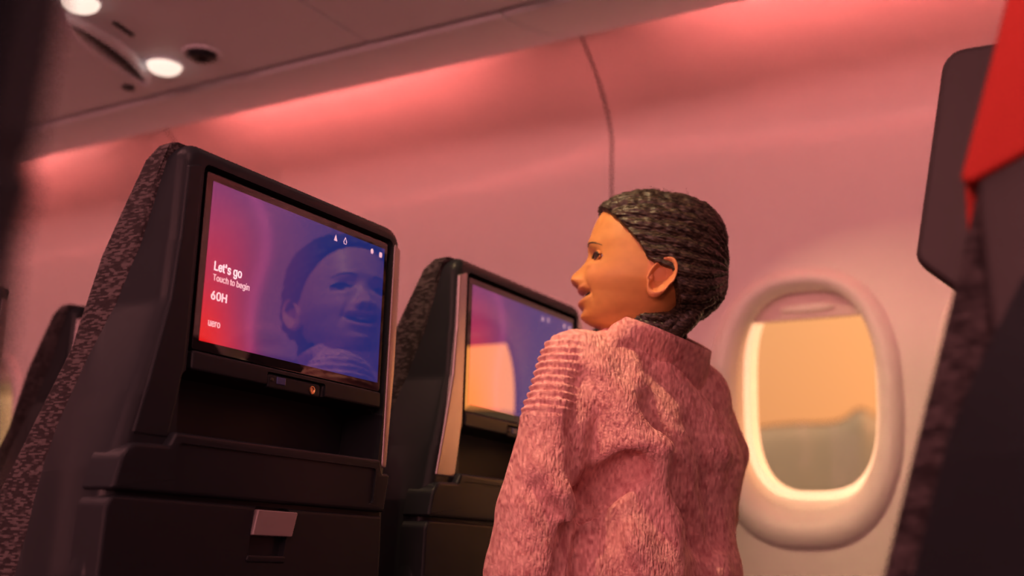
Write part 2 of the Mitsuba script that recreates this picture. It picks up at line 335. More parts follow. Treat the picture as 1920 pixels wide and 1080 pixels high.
def lens_poly(w0, w1, s=1.0):
    m_ = (a_ + b_) / 2
    up = [m_ + d_ * t * L_ / 2 * s + n2 * w0 * (1 - t * t) for t in ss]; dn = [m_ + d_ * t * L_ / 2 * s - n2 * w1 * (1 - t * t) for t in ss[::-1][1:-1]]
    return np.array(up + dn)
P0, P1 = lens_poly(.038, .038), lens_poly(.024, .024, .9)
add('air_outlet__hood', loft([np.c_[P0, np.full(len(P0), ZP + .002)], np.c_[lens_poly(.034, .034, .97), np.full(len(P0), ZP - .011)], np.c_[P1, np.full(len(P0), ZP - .016)], np.c_[lens_poly(.019, .019, .86), np.full(len(P0), ZP - .005)]]), 'm_ceiling', 30)
P2 = lens_poly(.004, .012, .8)
add('air_outlet__slot', loft([np.c_[P2, np.full(len(P2), ZP - .002)], np.c_[P2, np.full(len(P2), ZP - .012)]]), 'm_plastic_soft', False, label='dark slot')
add('indicator_slot', tm(m3.Manifold.batch_hull([m3.Manifold.sphere(.006, 12).scale([1, 1, .4]).translate([x, y, ZP - .001]) for x, y in ((-1.646, 1.315), (-1.657, 1.362))])), 'm_plastic_soft', 50,
    'small dark slot on the overhead panel beside the air outlet', 'indicator')
add('call_button', lathe([(.012, .002), (.013, -.003), (.010, -.005), (.003, -.0055)]), 'm_plastic_soft', True, 'small round button on the overhead panel below the air outlet', 'button', to=T().translate([-1.86, 1.536, ZP]))

# ------------------------------------------------------------------ airline seats (local frame: x aft from the rear face, y across, z up)
SEAM = np.array([(-.020, 1.204), (-.027, 1.19), (-.052, 1.095), (-.092, .983), (-.140, .888), (-.176, .774), (-.228, .55), (-.250, .43)])
FRONT = np.array([(-.021, 1.2045), (-.038, 1.2035), (-.056, 1.190), (-.084, 1.138), (-.106, 1.095), (-.137, 1.0), (-.227, .847), (-.285, .68), (-.315, .55), (-.325, .43)])
OUT = np.array([(.180, .43), (.176, .80), (.174, .90), (.180, 1.02), (.181, 1.100), (.180, 1.205), (-.190, 1.205), (-.192, 1.100), (-.1955, 1.038), (-.222, .945), (-.240, .875), (-.252, .78), (-.255, .43)])
def interp(curve, z): c = curve[np.argsort(curve[:, 1])]; return np.interp(z, c[:, 1], c[:, 0])
def make_seat_parts():
    P = []                                  # (key, ply dict, label)
    def p(key, mesh, m, smooth=35, label=None, **more): P.append((key, mikit.ply(mesh, m, smooth, **more), label))
    out = rpoly(OUT, [.01, .05, .05, .05, .03, .026, .022, .03, .05, .06, .05, .05, .01], 6)
    nar = OUT.copy(); nar[9:, 0] = -.1935; nar[:3, 0] = .180
    nrw = rpoly(nar, [.01, .05, .05, .05, .03, .026, .022, .03, .05, .06, .05, .05, .01], 6)
    rg = [np.c_[np.full(len(nrw), -.36), nrw]]
    for t_ in np.linspace(0, 1, 7): rg.append(np.c_[np.full(len(out), -.19 + .165 * t_), nrw + (out - nrw) * t_ * t_ * (3 - 2 * t_)])
    for s_ in np.linspace(0, math.pi / 2, 6): rg.append(np.c_[np.full(len(out), -.014 + .014 * math.sin(s_)), inset(out, .014 * (1 - math.cos(s_)))])
    body = mani(loft(rg))
    half = prism_y(np.vstack([SEAM, [(.1, .43), (.1, 1.30), (-.022, 1.30)]]), -.4, .4)
    shell = body ^ half
    niche = mani(plate(rpoly([(-.168, .905), (.152, .905), (.160, .976), (-.170, .976)], .014), -.075, .03, .001))
    pocket = mani(plate(rpoly([(-.163, .965), (.158, .965), (.160, 1.187), (-.163, 1.187)], .008), -.014, .03, .001))
    shell = shell - niche - pocket
    p('back_shell', tm(shell), 'm_plastic', 32)
    for ro in ([(.1605, .906), (.1695, .906), (.1755, 1.02), (.1765, 1.10), (.1755, 1.178), (.1625, 1.186)], [(-.1655, 1.186), (-.185, 1.178), (-.187, 1.10), (-.192, 1.038), (-.210, .955), (-.222, .906), (-.178, .906), (-.1655, .98)]):
        p('side_rail', plate(rpoly(ro, .003, 4), -.006, .0012, .0025), 'm_rail', 30, 'satin side rail')
    # sloping pad at the back of the pocket under the screen
    p('pocket_back', plate(rpoly([(-.172, .90), (.156, .90), (.156, .98), (-.172, .98)], .01), -.074, -.060, .002), 'm_plastic_soft', 35)
    # fabric cushion wrapped round the front
    prof = np.vstack([SEAM + [.004, 0], FRONT[::-1]])
    rings = []
    for y, d in ((-.1945, .007), (-.1935, .004), (-.1915, .0015), (-.187, 0), (-.10, -.002), (0, -.003), (.10, -.002), (.180, 0), (.186, .0015), (.1885, .004), (.190, .007)):
        q = inset(prof[::-1], d); q[:, 0] = np.minimum(q[:, 0], interp(SEAM, q[:, 1]) + .005); rings.append(np.c_[q[:, 0], np.full(len(q), y), q[:, 1]])
    p('backrest_cushion', loft(rings), 'm_fabric', 40, 'speckled dark woven fabric cushion')
    # screen: black glass with the lit display, pale bar with sockets below
    p('screen', plate(rpoly([(-.1555, .9965), (.1525, .9965), (.1535, 1.1815), (-.1560, 1.1815)], .003), -.012, -.003, .001, 3), 'm_glassfront', 25, 'glossy black screen glass')
    ny, nz = 61, 41
    yy, zz = np.meshgrid(np.linspace(-.147, .147, ny), np.linspace(1.0065, 1.173, nz)); s, t = (yy + .147) / .294, (zz - 1.0065) / .1665
    def col(s, t):
        red = np.array([.74, .010, .010]); pur = np.array([.095, .025, .115]); blu = np.array([.012, .020, .140]); top = np.array([.16, .04, .15])
        w = np.sqrt((s * 1.10) ** 2 + ((t - .02) * .38) ** 2) + .05 * np.sin(5 * t + 2 * s)
        a = np.clip(w / .42, 0, 1)[..., None]; a = a * a * (3 - 2 * a)
        b = np.clip((w - .30) / .45, 0, 1)[..., None]; b = b * b * (3 - 2 * b)
        c = red * (1 - a) + pur * a
        c = c * (1 - b) + blu * b
        h = (np.clip((t - .55) / .45, 0, 1) * np.clip(1 - s * 1.6, 0, 1))[..., None]
        c = c * (1 - .5 * h) + top * .5 * h
        band = np.exp(-((w - .30 - .10 * t) / .03) ** 2)[..., None] * np.array([.10, .01, .03])
        return c + band
    v = np.stack([np.full_like(yy, -.0027), yy, zz], -1).reshape(-1, 3); C = col(s, t).reshape(-1, 3)
    a = (np.arange(nz - 1)[:, None] * ny + np.arange(ny - 1)).ravel()
    disp = trimesh.Trimesh(v, np.vstack([np.stack([a, a + 1, a + ny + 1], 1), np.stack([a, a + ny + 1, a + ny], 1)]), process=False)
    p('screen__display', disp, 'm_glassfront', True, 'lit display fading from red to purple and blue', color=C, emitter={'type': 'area', 'radiance': VC, 'sampling_weight': .3})
    icons = []
    tri = np.array([(-.003, -.0035), (.003, -.0035), (0, .004)])
    icons.append((.0521, 1.1631, plate(tri, 0, .0004, .0001, 2)))
    ringp = [np.c_[.0026 * np.cos(np.arange(14) * .4488), .0033 * np.sin(np.arange(14) * .4488)] + [0, 0]]
    drop = np.array([(0, .0042), (-.0027, -.001), (-.002, -.0034), (.002, -.0034), (.0027, -.001)])
    icons.append((.0699, 1.1637, tube(np.c_[np.zeros(5), drop], .0005, 6, closed=True)))
    icons.append((.1218, 1.1641, plate(ringp[0], 0, .0004, .0001, 2)))
    icons.append((.1391, 1.1636, plate(rpoly([(-.0025, -.0032), (.0025, -.0032), (.0025, .0032), (-.0025, .0032)], .001), 0, .0004, .0001, 2)))
    for y, z, m in icons:
        m = m.copy(); m.apply_translation([-.0026, y, z])
        p('screen__icon', m, 'm_reveal', False, 'small pale icon', emitter={'type': 'area', 'radiance': rgb(.50, .30, .40), 'sampling_weight': .002})
    bar = mani(plate(rpoly([(-.1555, .976), (.1530, .976), (.1525, .9955), (-.1555, .9955)], .003), -.013, -.0005, .0025)) - rbox(-.006, .02, -.047, .049, .970, .9905, .003)
    p('screen_bar', tm(bar), 'm_plastic', 30)
    p('socket_panel', tm(rbox(-.010, -.001, -.045, .041, .9735, .989, .003)), 'm_plastic_soft', 40)
    p('socket_panel__usb_port', tm(rbox(-.004, .0002, -.032, -.018, .979, .987, .001)), 'm_blue', False, 'dark blue socket')
    p('socket_panel__button', tm(rbox(-.004, .0002, -.042, -.038, .981, .985, .001)), 'm_black', False)
    j = lathe([(.0045, 0), (.0046, .0012), (.0034, .0016), (.0026, .0004), (.0006, .0002)], 20)
    j.apply_transform(trimesh.transformations.rotation_matrix(math.pi / 2, [0, 1, 0])); j.apply_translation([-.001, .0262, .9805])
    p('socket_panel__audio_jack', j, 'm_gold', 40, 'gold ringed headphone socket')
    # shelf panel and tray table
    sh = rpoly([(.158, .8535), (.166, .899), (.151, .899), (.146, .914), (-.176, .912), (-.184, .899), (-.236, .8975), (-.247, .8535)], [.003, .004, .003, .003, .005, .003, .024, .003], 6)
    shp = mani(plate(sh, -.03, .010, .004)) - mani(plate(rpoly([(-.172, .8625), (.135, .8625), (.138, .903), (-.172, .902)], .004), .0075, .02, .001)) 
    p('shelf_panel', tm(shp), 'm_plastic', 30)
    tr = rpoly([(.160, .55), (.157, .8490), (-.249, .8490), (-.256, .55)], [.01, .004, .012, .01], 6)
    slot = mani(plate(rpoly([(-.066, .796), (-.012, .796), (-.004, .8485), (-.060, .8485)], .006), -.004, .02, .001))
    p('tray_table', tm(mani(plate(tr, -.03, .008, .004)) - slot), 'm_plastic_soft', 30)
    lt = rpoly([(-.0635, .8195), (-.003, .8195), (.004, .8455), (-.0575, .8455)], .0015, 4)
    p('tray_table__latch', plate(lt, -.002, .0115, .0015), 'm_metal', 30, 'small pinkish metal turn latch')
    p('tray_table__latch_cup', plate(rpoly([(-.068, .7925), (-.010, .7925), (-.008, .800), (-.066, .800)], .003), -.002, .0095, .002), 'm_plastic', 35)
    # below the frame: seat cushion, armrests, legs
    p('seat_cushion', tm(rbox(-.61, -.22, -.215, .205, .36, .47, .04, 24)), 'm_fabric', 40)
    for y in (-.2485,):
        p('armrest', tm(rbox(-.54, -.20, y - .022, y + .022, .60, .65, .018, 16)), 'm_plastic', 40)
        p('armrest_post', tm(rbox(-.30, -.22, y - .015, y + .015, .36, .62, .01)), 'm_plastic', 40)
        for y in (-.19, .18): p('leg', tm(rbox(-.56, -.50, y - .02, y + .02, 0, .38, .01) + rbox(-.30, -.24, y - .02, y + .02, 0, .38, .01) + rbox(-.56, -.24, y - .02, y + .02, .0, .04, .01)), 'm_metal', 40)
    return P
SEAT = make_seat_parts()
def seat(x, y, label, lit=True, group=None):
    n_ = sum(1 for k in labels if k.startswith('airline_seat') and 'category' in labels[k])
    root = 'airline_seat' + (f'_{n_:03d}' if n_ else '')
    lab(root, label, 'airline seat', group); to = T().translate([x, y, 0])
    for key, d, l in SEAT:
        if not lit:
            if 'icon' in key: continue
            d = {k: v for k, v in d.items() if k != 'emitter'}
        add(f'{root}__{key}', d, None, to=to, label=l)
    return root
S1 = (-.855, .975)
r1 = seat(*S1, 'nearest dark seat back with a large lit screen reading 60H')
for text, y, z, h, bold, c in (("Let's go", -.1354, 1.0815, .0092, True, .85), ('Touch to begin', -.1358, 1.0708, .0066, False, .62), ('60H', -.1364, 1.0511, .0086, True, .75), ('uero', -.1368, 1.0235, .0075, False, .62)):
    t_ = meshkit.text_mesh(text, h, .0004, bold)
    w_ = {"Let's go": .0400, 'Touch to begin': .0530, '60H': .0225, 'uero': .0165}[text]
    ex = t_.bounds; t_.apply_translation([-ex[0][0], 0, 0]); t_.apply_scale([w_ / (ex[1][0] - ex[0][0]), 1, 1])
    v = np.asarray(t_.vertices); v = np.c_[-.0026 + v[:, 2], y + v[:, 0], z + v[:, 1]] + [S1[0], S1[1], 0]
    add(f'{r1}__screen__lettering', trimesh.Trimesh(v, t_.faces, process=False), 'm_reveal', False, label=f'pale lettering reading {text}', emitter={'type': 'area', 'radiance': rgb(c, c * .72, c * .78), 'sampling_weight': .002})
scene[f'{r1}__side_rail_001']['bsdf'] = {'type': 'ref', 'id': 'm_plastic'}      # left rail coloured dark in place of a dim reflection
seat(-.855, 1.472, 'dark seat back with a lit screen between the nearest seat and the child')
seat(-.855, 1.969, 'dark seat back by the window wall, hidden behind the child')
seat(-1.620, .975, 'dark seat in the row ahead, at the left edge of the photo', False)
seat(-1.620, 1.472, 'dark seat in the row ahead, half hidden behind the fabric edge of the nearest seat', False)
seat(-1.620, 1.969, 'dark seat in the row ahead by the window wall', False)
r6 = seat(-.275, .029, 'black out-of-focus seat edge filling the upper left corner, closest to the camera', False)
for k_ in ('side_rail', 'side_rail_001'): scene[f'{r6}__{k_}']['bsdf'] = {'type': 'ref', 'id': 'm_plastic'}  # rails coloured dark so they show no bright pink reflection
r7 = seat(0, .975, 'seat with a winged headrest and red cover at the right edge of the photo', False)
FRONT = np.array([(-.024, 1.212), (-.038, 1.206), (-.055, 1.188), (-.085, 1.138), (-.104, 1.095), (-.130, 1.0), (-.188, .80), (-.225, .68), (-.250, .55), (-.260, .43)])
prof = np.vstack([SEAM + [.004, 0], FRONT[::-1]]); rings = []
for y, d in ((-.1945, .007), (-.1935, .004), (-.1915, .0015), (-.187, 0), (-.10, -.002), (0, -.003), (.10, -.002), (.180, 0), (.186, .0015), (.1885, .004), (.190, .007)):
    q = inset(prof[::-1], d); q[:, 0] = np.minimum(q[:, 0], interp(SEAM, q[:, 1]) + .005); rings.append(np.c_[q[:, 0], np.full(len(q), y), q[:, 1]])
upright = mikit.ply(loft(rings), 'm_fabric', 40)
r8 = seat(0, 1.472, 'middle seat in the row of the winged headrest, behind the child', False)
r9 = seat(0, 1.969, 'window seat in the row of the winged headrest, behind the child', False)
for r_, y_ in ((r7, .975), (r8, 1.472), (r9, 1.969)): scene[f'{r_}__backrest_cushion'] = {**upright, 'to_world': T().translate([0, y_, 0])}
# raised headrest with folding wings; the near wing and the pad wear a red cover
def slab(prof, ys):
    prof = np.asarray(prof)
    a = .5 * np.sum(prof[:, 0] * np.roll(prof[:, 1], -1) - np.roll(prof[:, 0], -1) * prof[:, 1])
    c = prof if a > 0 else prof[::-1]
    return loft([np.c_[inset(c, d)[:, 0], np.full(len(c), y), inset(c, d)[:, 1]] for y, d in ys])
def soft(y0, y1, r): return ((y0, r), (y0 + .3 * r, .3 * r), (y0 + r, 0), (y1 - r, 0), (y1 - .3 * r, .3 * r), (y1, r))
TO7 = T().translate([0, .975, 0])
add(f'{r7}__headrest', tm(rbox(-.078, -.030, -.165, .120, 1.03, 1.285, .02, 16)), 'm_headrest', 40, to=TO7)
far = rpoly([(-.07, 1.045), (-.07, 1.285), (-.185, 1.288), (-.222, 1.085), (-.178, 1.045)], [.01, .02, .022, .018, .016], 6)
add(f'{r7}__headrest_wing', slab(far, soft(.118, .150, .008)), 'm_headrest', 35, to=TO7, label='dark folding headrest wing')
near = rpoly([(-.03, .940), (-.03, 1.25), (-.058, 1.255), (-.116, 1.055), (-.112, .940)], [.01, .012, .012, .02, .012], 6)
add(f'{r7}__headrest_wing', slab(near, soft(-.207, -.180, .006)), 'm_headrest', 35, to=TO7, label='dark folding headrest wing')
flap = rpoly([(-.028, 1.085), (-.028, 1.258), (-.060, 1.263), (-.126, 1.042)], [.004, .012, .014, .005], 6)
add(f'{r7}__headrest_cover', cat_([slab(flap, soft(-.213, -.174, .004)),
    slab(rpoly([(-.104, .945), (-.100, 1.06), (-.128, 1.06), (-.127, .945)], .004), soft(-.172, -.140, .004)),
    tm(rbox(-.084, -.024, -.173, .105, 1.10, 1.292, .022, 16))]), 'm_red', 35, to=TO7, label='red cloth headrest cover')

# ------------------------------------------------------------------ the child
E1 = np.array([math.cos(YAW), math.sin(YAW), 0]); E2 = np.array([-math.sin(YAW), math.cos(YAW), 0])
def PG(u, v, D):
    """World point at horizontal distance D (along E2) seen at that place of the photograph."""
    d = _fw + _rt * (u - 960) / FPX - _up * (v - 540) / FPX
    return CAM + d * (D / (d @ E2))
D0 = 1.470
HC = PG(1220, 480, D0)
MM = .001
# head: slices (z, front, back, half width) in mm, in the head's own level frame
SL = np.array([(76, -6, -10, 1), (74.5, 12, -28, 16), (71, 28, -42, 29), (65, 44, -57, 42), (55, 60, -69, 54), (41, 73.5, -78, 62), (15, 80.6, -84, 67), (0, 82.2, -85, 68),
               (-13, 79.6, -84, 68), (-30, 79.2, -80, 67), (-45, 79.2, -70, 64.5), (-55, 79.2, -58, 61), (-66, 78.3, -48, 56.5), (-78, 76.5, -42, 51), (-90, 74.2, -37, 44),
               (-97, 71, -35, 39), (-103, 62, -35, 35), (-108, 40, -36, 33), (-116, 22, -36, 30), (-130, 10, -30, 20)], float)
from scipy.interpolate import PchipInterpolator
_o = np.argsort(SL[:, 0]); FRt, BKt, HWt = (PchipInterpolator(SL[_o, 0], SL[_o, k]) for k in (1, 2, 3))
def head_base(zs, nphi, off=0.0):
    ph = np.arange(nphi) * 2 * math.pi / nphi; c, s = np.cos(ph), np.sin(ph); rings = []
    for z in zs:
        f, b, w = FRt(z), BKt(z), HWt(z); xc = np.clip(-10, b + .3 * (f - b), f - .3 * (f - b)); ex = 2.25
        x = np.where(c > 0, xc + (f - xc) * np.abs(c) ** (2 / ex), xc - (xc - b) * np.abs(c) ** (2 / 2.1)); y = w * np.sign(s) * np.abs(s) ** (2 / ex)
        rings.append(np.c_[x, y, np.full(nphi, z)])
    return rings
def G(d, s): return np.exp(-(d / s) ** 2)
NOSE = PchipInterpolator([-62, -58.5, -55.5, -52.5, -49, -45, -40, -34, -26, -18, -10], [0, .5, 3.5, 10, 14.8, 16.4, 15.2, 11.2, 5.6, 1.8, 0])
def face(v):
    x, y, z0 = v.T.copy(); z = z0; ay = np.abs(y); fr = np.clip((x - 10) / 25, 0, 1)
    dx = np.zeros_like(x); dy = np.zeros_like(x); dz = np.zeros_like(x)
    z = z0 + 5 + 4.5 * np.clip((ay - 8) / 20, 0, 1) * np.clip((z0 + 75) / 30, 0, 1)
    # nose
    prof = NOSE(np.clip(z, -62, -10)); t = np.clip((-12 - z) / 34, 0, 1)
    wid = 6.5 + 7.0 * t ** 2
    dx += fr * prof * np.exp(-(ay / wid) ** 2.4)
    dx += fr * 8.0 * G(ay - 13, 5) * G(z + 46.5, 6)                         # nostril wings
    dx -= fr * 3.0 * G(ay - 6, 3) * G(z + 53, 2.5)
    # brows and eye sockets
    dx += fr * 2.5 * G(z - 3, 7) * G(ay - 26, 18)
    dx -= fr * 7.5 * G(ay - 29, 13) * G(z + 13, 8)
    dx -= fr * 3.5 * G(ay - 13, 6) * G(z + 14, 7)
    dx += fr * 2.6 * G(ay - 29, 11) * G(z + 23.5, 4.5)                      # smiling lower lid
    # cheeks
    ch = G(ay - 38, 18) * G(z + 40, 17); dx += fr * 4.0 * ch; dy += np.sign(y) * 1.0 * ch
    dx -= fr * 2.4 * G(ay - 27 - .22 * (-50 - z), 3.2) * G(z + 58, 14)       # smile line
    # lips, open smile
    lipw = np.clip(1 - (ay / 27) ** 4, 0, 1); zc = z + 67.5 - .010 * ay ** 2 * .9
    dx += fr * lipw * (5.2 * G(zc - 8, 4.0) + 4.6 * G(zc + 9.5, 4.8) - 9.5 * G(zc, 4.2))
    dx -= fr * 3.0 * G(ay - 26, 5) * G(z + 62, 6)
    dx -= fr * 3.0 * G(z + 84, 4.5) * G(ay, 18)
    dx += fr * 3.5 * G(z + 95, 7) * G(ay, 15)
    return np.c_[x + dx, y + dy, z0 + dz]
zs = np.r_[np.linspace(75.8, 40, 44), np.linspace(39, -112, 190), np.linspace(-114, -129, 8)]
hv = loft(head_base(zs, 220)); hv.vertices = face(np.asarray(hv.vertices))
# ears
def ear(side):
    N = 36; an = np.arange(N) * 2 * math.pi / N
    ox = 15.5 * np.cos(an) * (1 + .0 * an); oz = 24 * np.sin(an); ox = ox - 5.5 * np.sin(an); ox = np.where(oz < -8, ox * .86, ox)
    rg = []
    for s, h in ((.55, -10), (.80, 0), (.95, 7), (1.0, 10.5), (.97, 13), (.90, 13.6), (.80, 12), (.70, 7.5), (.52, 4.5), (.34, 1.5), (.12, 0)):
        tilt = -ox * s * .30
        hh = h + tilt
        lob = np.clip((-oz * s - 12) / 10, 0, 1); hh = hh * (1 - .25 * lob) if h > 0 else hh
        if s < .9 and h > 0: hh = hh + 5.0 * lob
        rg.append(np.c_[ox * s - 21, np.full(N, 0) + hh, oz * s - 28])
    e = loft(rg); v = np.asarray(e.vertices); v[:, 1] = 62.0 + v[:, 1]; v[:, 2] -= 15; v[:, 0] += 4; v[:, [0, 2]] = (v[:, [0, 2]] - [-17, -43]) * 1.12 + [-17, -43]
    v = np.c_[v[:, 0], v[:, 1] * side, v[:, 2]]
    e = trimesh.Trimesh(v, e.faces, process=False)
    if e.volume < 0: e.invert()
    # tragus
    return mani(e) + m3.Manifold.sphere(4.2, 16).scale([.9, .8, 1.3]).translate([-4.5, side * 66.5, -45])
headm = mani(hv) + ear(1) + ear(-1)
# orientation of the head: level frame -> world
sight = (HC - CAM) * [1, 1, 0]; sight /= np.linalg.norm(sight)
HYAW, HPITCH, HROLL = math.radians(3), math.radians(10), math.radians(0)
left0 = np.array([-sight[1], sight[0], 0])                    # picture-left, horizontal
Fh = math.cos(HYAW) * left0 - math.sin(HYAW) * sight
Lh = np.cross([0, 0, 1], Fh)
Fv = math.cos(HPITCH) * Fh + math.sin(HPITCH) * np.array([0, 0, 1]); Uv = np.cross(Fv, Lh)
def head_w(v): v = np.atleast_2d(v) * MM; return HC + v[:, :1] * Fv + v[:, 1:2] * Lh + v[:, 2:3] * Uv
def skin_color(v):
    """Colour by place on the head (mm, head frame): lips, blush, brows."""
    x, y, z0 = v.T; ay = np.abs(y); z = z0 + 5; n = fbm(v / 9.0, 3, 4)[:, None]
    c = np.array([.46, .22, .070]) * (.90 + .2 * n)
    zc = z + 67.5 - .009 * ay ** 2; lip = (np.clip(1 - (ay / 25) ** 4, 0, 1) * np.clip((12.5 - np.abs(zc + 1)) / 3, 0, 1) * (x > 50))[:, None]
    c = c * (1 - .6 * lip) + np.array([.50, .18, .12]) * .6 * lip
    mo = (np.clip(1 - (ay / 27) ** 6, 0, 1) * G(zc, 4.2) * (x > 50))[:, None]; c = c * (1 - .9 * mo) + np.array([.06, .02, .02]) * .9 * mo
    nos = (G(ay - 6, 3) * G(z + 53.5, 2.2) * (x > 70))[:, None]; c = c * (1 - .8 * nos) + np.array([.10, .03, .02]) * .8 * nos
    ch = (G(ay - 38, 18) * G(z + 42, 16) * (x > 20))[:, None]; c = c * (1 - .3 * ch) + np.array([.66, .27, .15]) * .3 * ch
    er = ((ay > 64) * (x < 2) * (x > -45) * 1.0)[:, None]; c = c * (1 - .35 * er) + np.array([.60, .22, .12]) * .35 * er
    return c
# body: skeleton under the clothes with hands, one surface with the head
def chain(pts, seg=20):
    out = [m3.Manifold.sphere(r, seg).translate(list(p)) for p, r in pts]
    m = None
    for a, b in zip(out[:-1], out[1:]):
        h = m3.Manifold.batch_hull([a, b]); m = h if m is None else m + h
    return m
def hand(wrist, dirn, palm_n, side):
    d = dirn / np.linalg.norm(dirn); s = np.cross(palm_n, d) * side; s /= np.linalg.norm(s); nn = np.cross(d, s)
    m = m3.Manifold.batch_hull([m3.Manifold.sphere(r, 14).translate(list(wrist + d * a + s * b)) for a, b, r in ((0, 0, .016), (.055, -.022, .009), (.055, .022, .009), (.02, .018, .010), (.02, -.016, .010))])
    for k, (b, L) in enumerate(((-.021, .040), (-.007, .048), (.007, .052), (.021, .046))):
        p0 = wrist + d * .05 + s * b; p1 = p0 + d * L * .5 + nn * .004; p2 = p1 + d * L * .32 + nn * .010; p3 = p2 + d * L * .2 + nn * .011
        m = m + chain([(p0, .0075), (p1, .0068), (p2, .0062), (p3, .0052)], 12)
    p0 = wrist + d * .018 + s * .016; p1 = p0 + d * .024 + s * .018 + nn * .006; p2 = p1 + d * .022 + s * .006 + nn * .006
    return m + chain([(p0, .010), (p1, .0078), (p2, .0062)], 12)
SHL, SHR, NK = PG(1078, 690, 1.430), PG(1310, 775, 1.600), PG(1225, 640, 1.480)
ELB, WRI = PG(1000, 1010, 1.400), PG(965, 1300, 1.400)
ELR, WRR = PG(1352, 900, 1.690), PG(1330, 1130, 1.72)
HIPL, HIPR = np.array([-.690, 1.235, .66]), np.array([-.680, 1.390, .66])
CH = (PG(1160, 850, 1.47) + PG(1300, 880, 1.57)) / 2
gz = lambda p, z: np.array([p[0], p[1], z])
core = m3.Manifold.batch_hull([m3.Manifold.sphere(r, 20).translate(list(p)) for p, r in ((SHL + E2 * .03, .014), (SHR + E2 * .01, .016), (PG(1180, 1000, 1.49), .035), (PG(1260, 1000, 1.53), .035))])
core = core + chain([(PG(1215, 1000, 1.51), .05), ((HIPL + HIPR) / 2, .055)])
core = core + chain([(NK + E2 * .055 - [0, 0, .06], .016), (NK + E2 * .030, .022), (head_w([[-10, 0, -110]])[0], .024)])
core = core + chain([(SHL, .026), (ELB, .023), (WRI, .017)]) + chain([(SHR, .026), (ELR, .023), (WRR, .017)])
core = core + hand(WRI, WRI - ELB, -E1, 1) + hand(WRR, WRR - ELR, E1, -1)
for hp in (HIPL, HIPR):
    core = core + chain([(hp, .055), (gz(hp, .36) - E1 * .005, .038), (gz(hp, .075), .026)]) + chain([(gz(hp, .05), .025), (gz(hp, .03) + E2 * .10 * .9 - E1 * .05, .018)])
core = core.refine_to_length(.012)
hmesh = tm(headm); hl = np.asarray(hmesh.vertices, float)
head_world = m3.Manifold(m3.Mesh(head_w(hl).astype(np.float32), np.asarray(hmesh.faces, np.uint32)))
body = tm(head_world + core)
bv = np.asarray(body.vertices, float); loc = np.c_[(bv - HC) @ Fv, (bv - HC) @ Lh, (bv - HC) @ Uv] / MM
colr = skin_color(loc); far = (loc[:, 2] < -125); colr[far] = [.46, .22, .070]
lab('person', 'smiling child in a pink knitted jumper with braided dark hair, turning towards the screens', 'person')
add('person__body', body, 'm_skin', True, color=colr)
# eyes: almond lens with iris, lids, lashes, brows
def surf_x(y, z):
    p = np.asarray(face(np.vstack(head_base([z], 400)))); p = p[p[:, 0] > 0]; i = np.argmin(np.abs(p[:, 1] - y)); return p[i, 0]
for side in (1, -1):
    n_ = 24; an = np.arange(n_) * 2 * math.pi / n_; yc = 32.5 * side
    EZ = -22.5; sx = surf_x(yc, EZ)
    rings = []
    for s in (1, .85, .7, .52, .5, .3, .1):
        yy = yc + 14.0 * s * np.cos(an); zz = EZ + 6.2 * s * np.sin(an) * np.where(np.sin(an) > 0, 1.05, .75) - .05 * (yy - yc) * side
        ir = 0
        rings.append(np.c_[sx + 5.2 - ((yy - yc) ** 2 + (zz - EZ) ** 2) / 30 - .30 * (np.abs(yy) - 32.5), yy, zz])
    e = loft(rings); ev = np.asarray(e.vertices)
    gy = yc + 1.0 * (-1 if side > 0 else -1) * -1.5
    dist = np.hypot(ev[:, 1] - gy, (ev[:, 2] - EZ - .5))
    ec = np.where((dist < 8.6)[:, None], [.030, .018, .012], [.62, .55, .50]); ec = np.where((dist < 2.2)[:, None], [.004, .004, .004], ec)
    e.vertices = head_w(ev); add('person__eye', e, 'm_eye', True, color=ec, label='dark brown eye')
    tt = np.linspace(-1, 1, 15)
    up_ = np.c_[sx + 3.4 - .6 * tt ** 2 - .30 * 13 * tt, yc + side * 14 * tt, EZ + 5.4 * (1 - tt ** 2) - .6 * tt]
    lo_ = np.c_[sx + 3.0 - .6 * tt ** 2 - .30 * 13 * tt, yc + side * 14 * tt, EZ - 4.2 * (1 - tt ** 2) - .6 * tt]
    add('person__eyelash', trimesh.Trimesh(head_w(tube(up_ + [1.2, 0, 0], 1.6, 8).vertices), tube(up_, 1.6, 8).faces, process=False), 'm_hair', True)
    lid = cat_([tube(up_ + [-.4, 0, 1.6], 1.7, 8), tube(lo_ + [-.6, 0, -.8], 1.4, 8)])
    add('person__eyelid', trimesh.Trimesh(head_w(lid.vertices), lid.faces, process=False), 'm_skin', True, color=np.tile([.50, .22, .07], (len(lid.vertices), 1)))
    br = []
    for q in tt: 
        yb = (29 + 16 * q) * side; zb_ = -8.0 + 3.6 * (1 - q * q) - 1.5 * q; br.append([surf_x(yb, zb_) - .25, yb, zb_])
    brm = tube(br, 1.25 * (1 - .6 * np.clip(tt, 0, 1)) * (1 - .5 * np.clip(-tt - .6, 0, 1)), 8)
    add('person__eyebrow', trimesh.Trimesh(head_w(brm.vertices), brm.faces, process=False), 'm_hair', True)
tp = [[surf_x(y, -71) + 3.2, y, -68.6 + .010 * y * y] for y in np.linspace(-17, 17, 13)]
tth = tube(tp, 2.0, 8); add('person__teeth', trimesh.Trimesh(head_w(tth.vertices), tth.faces, process=False), 'm_teeth', True)
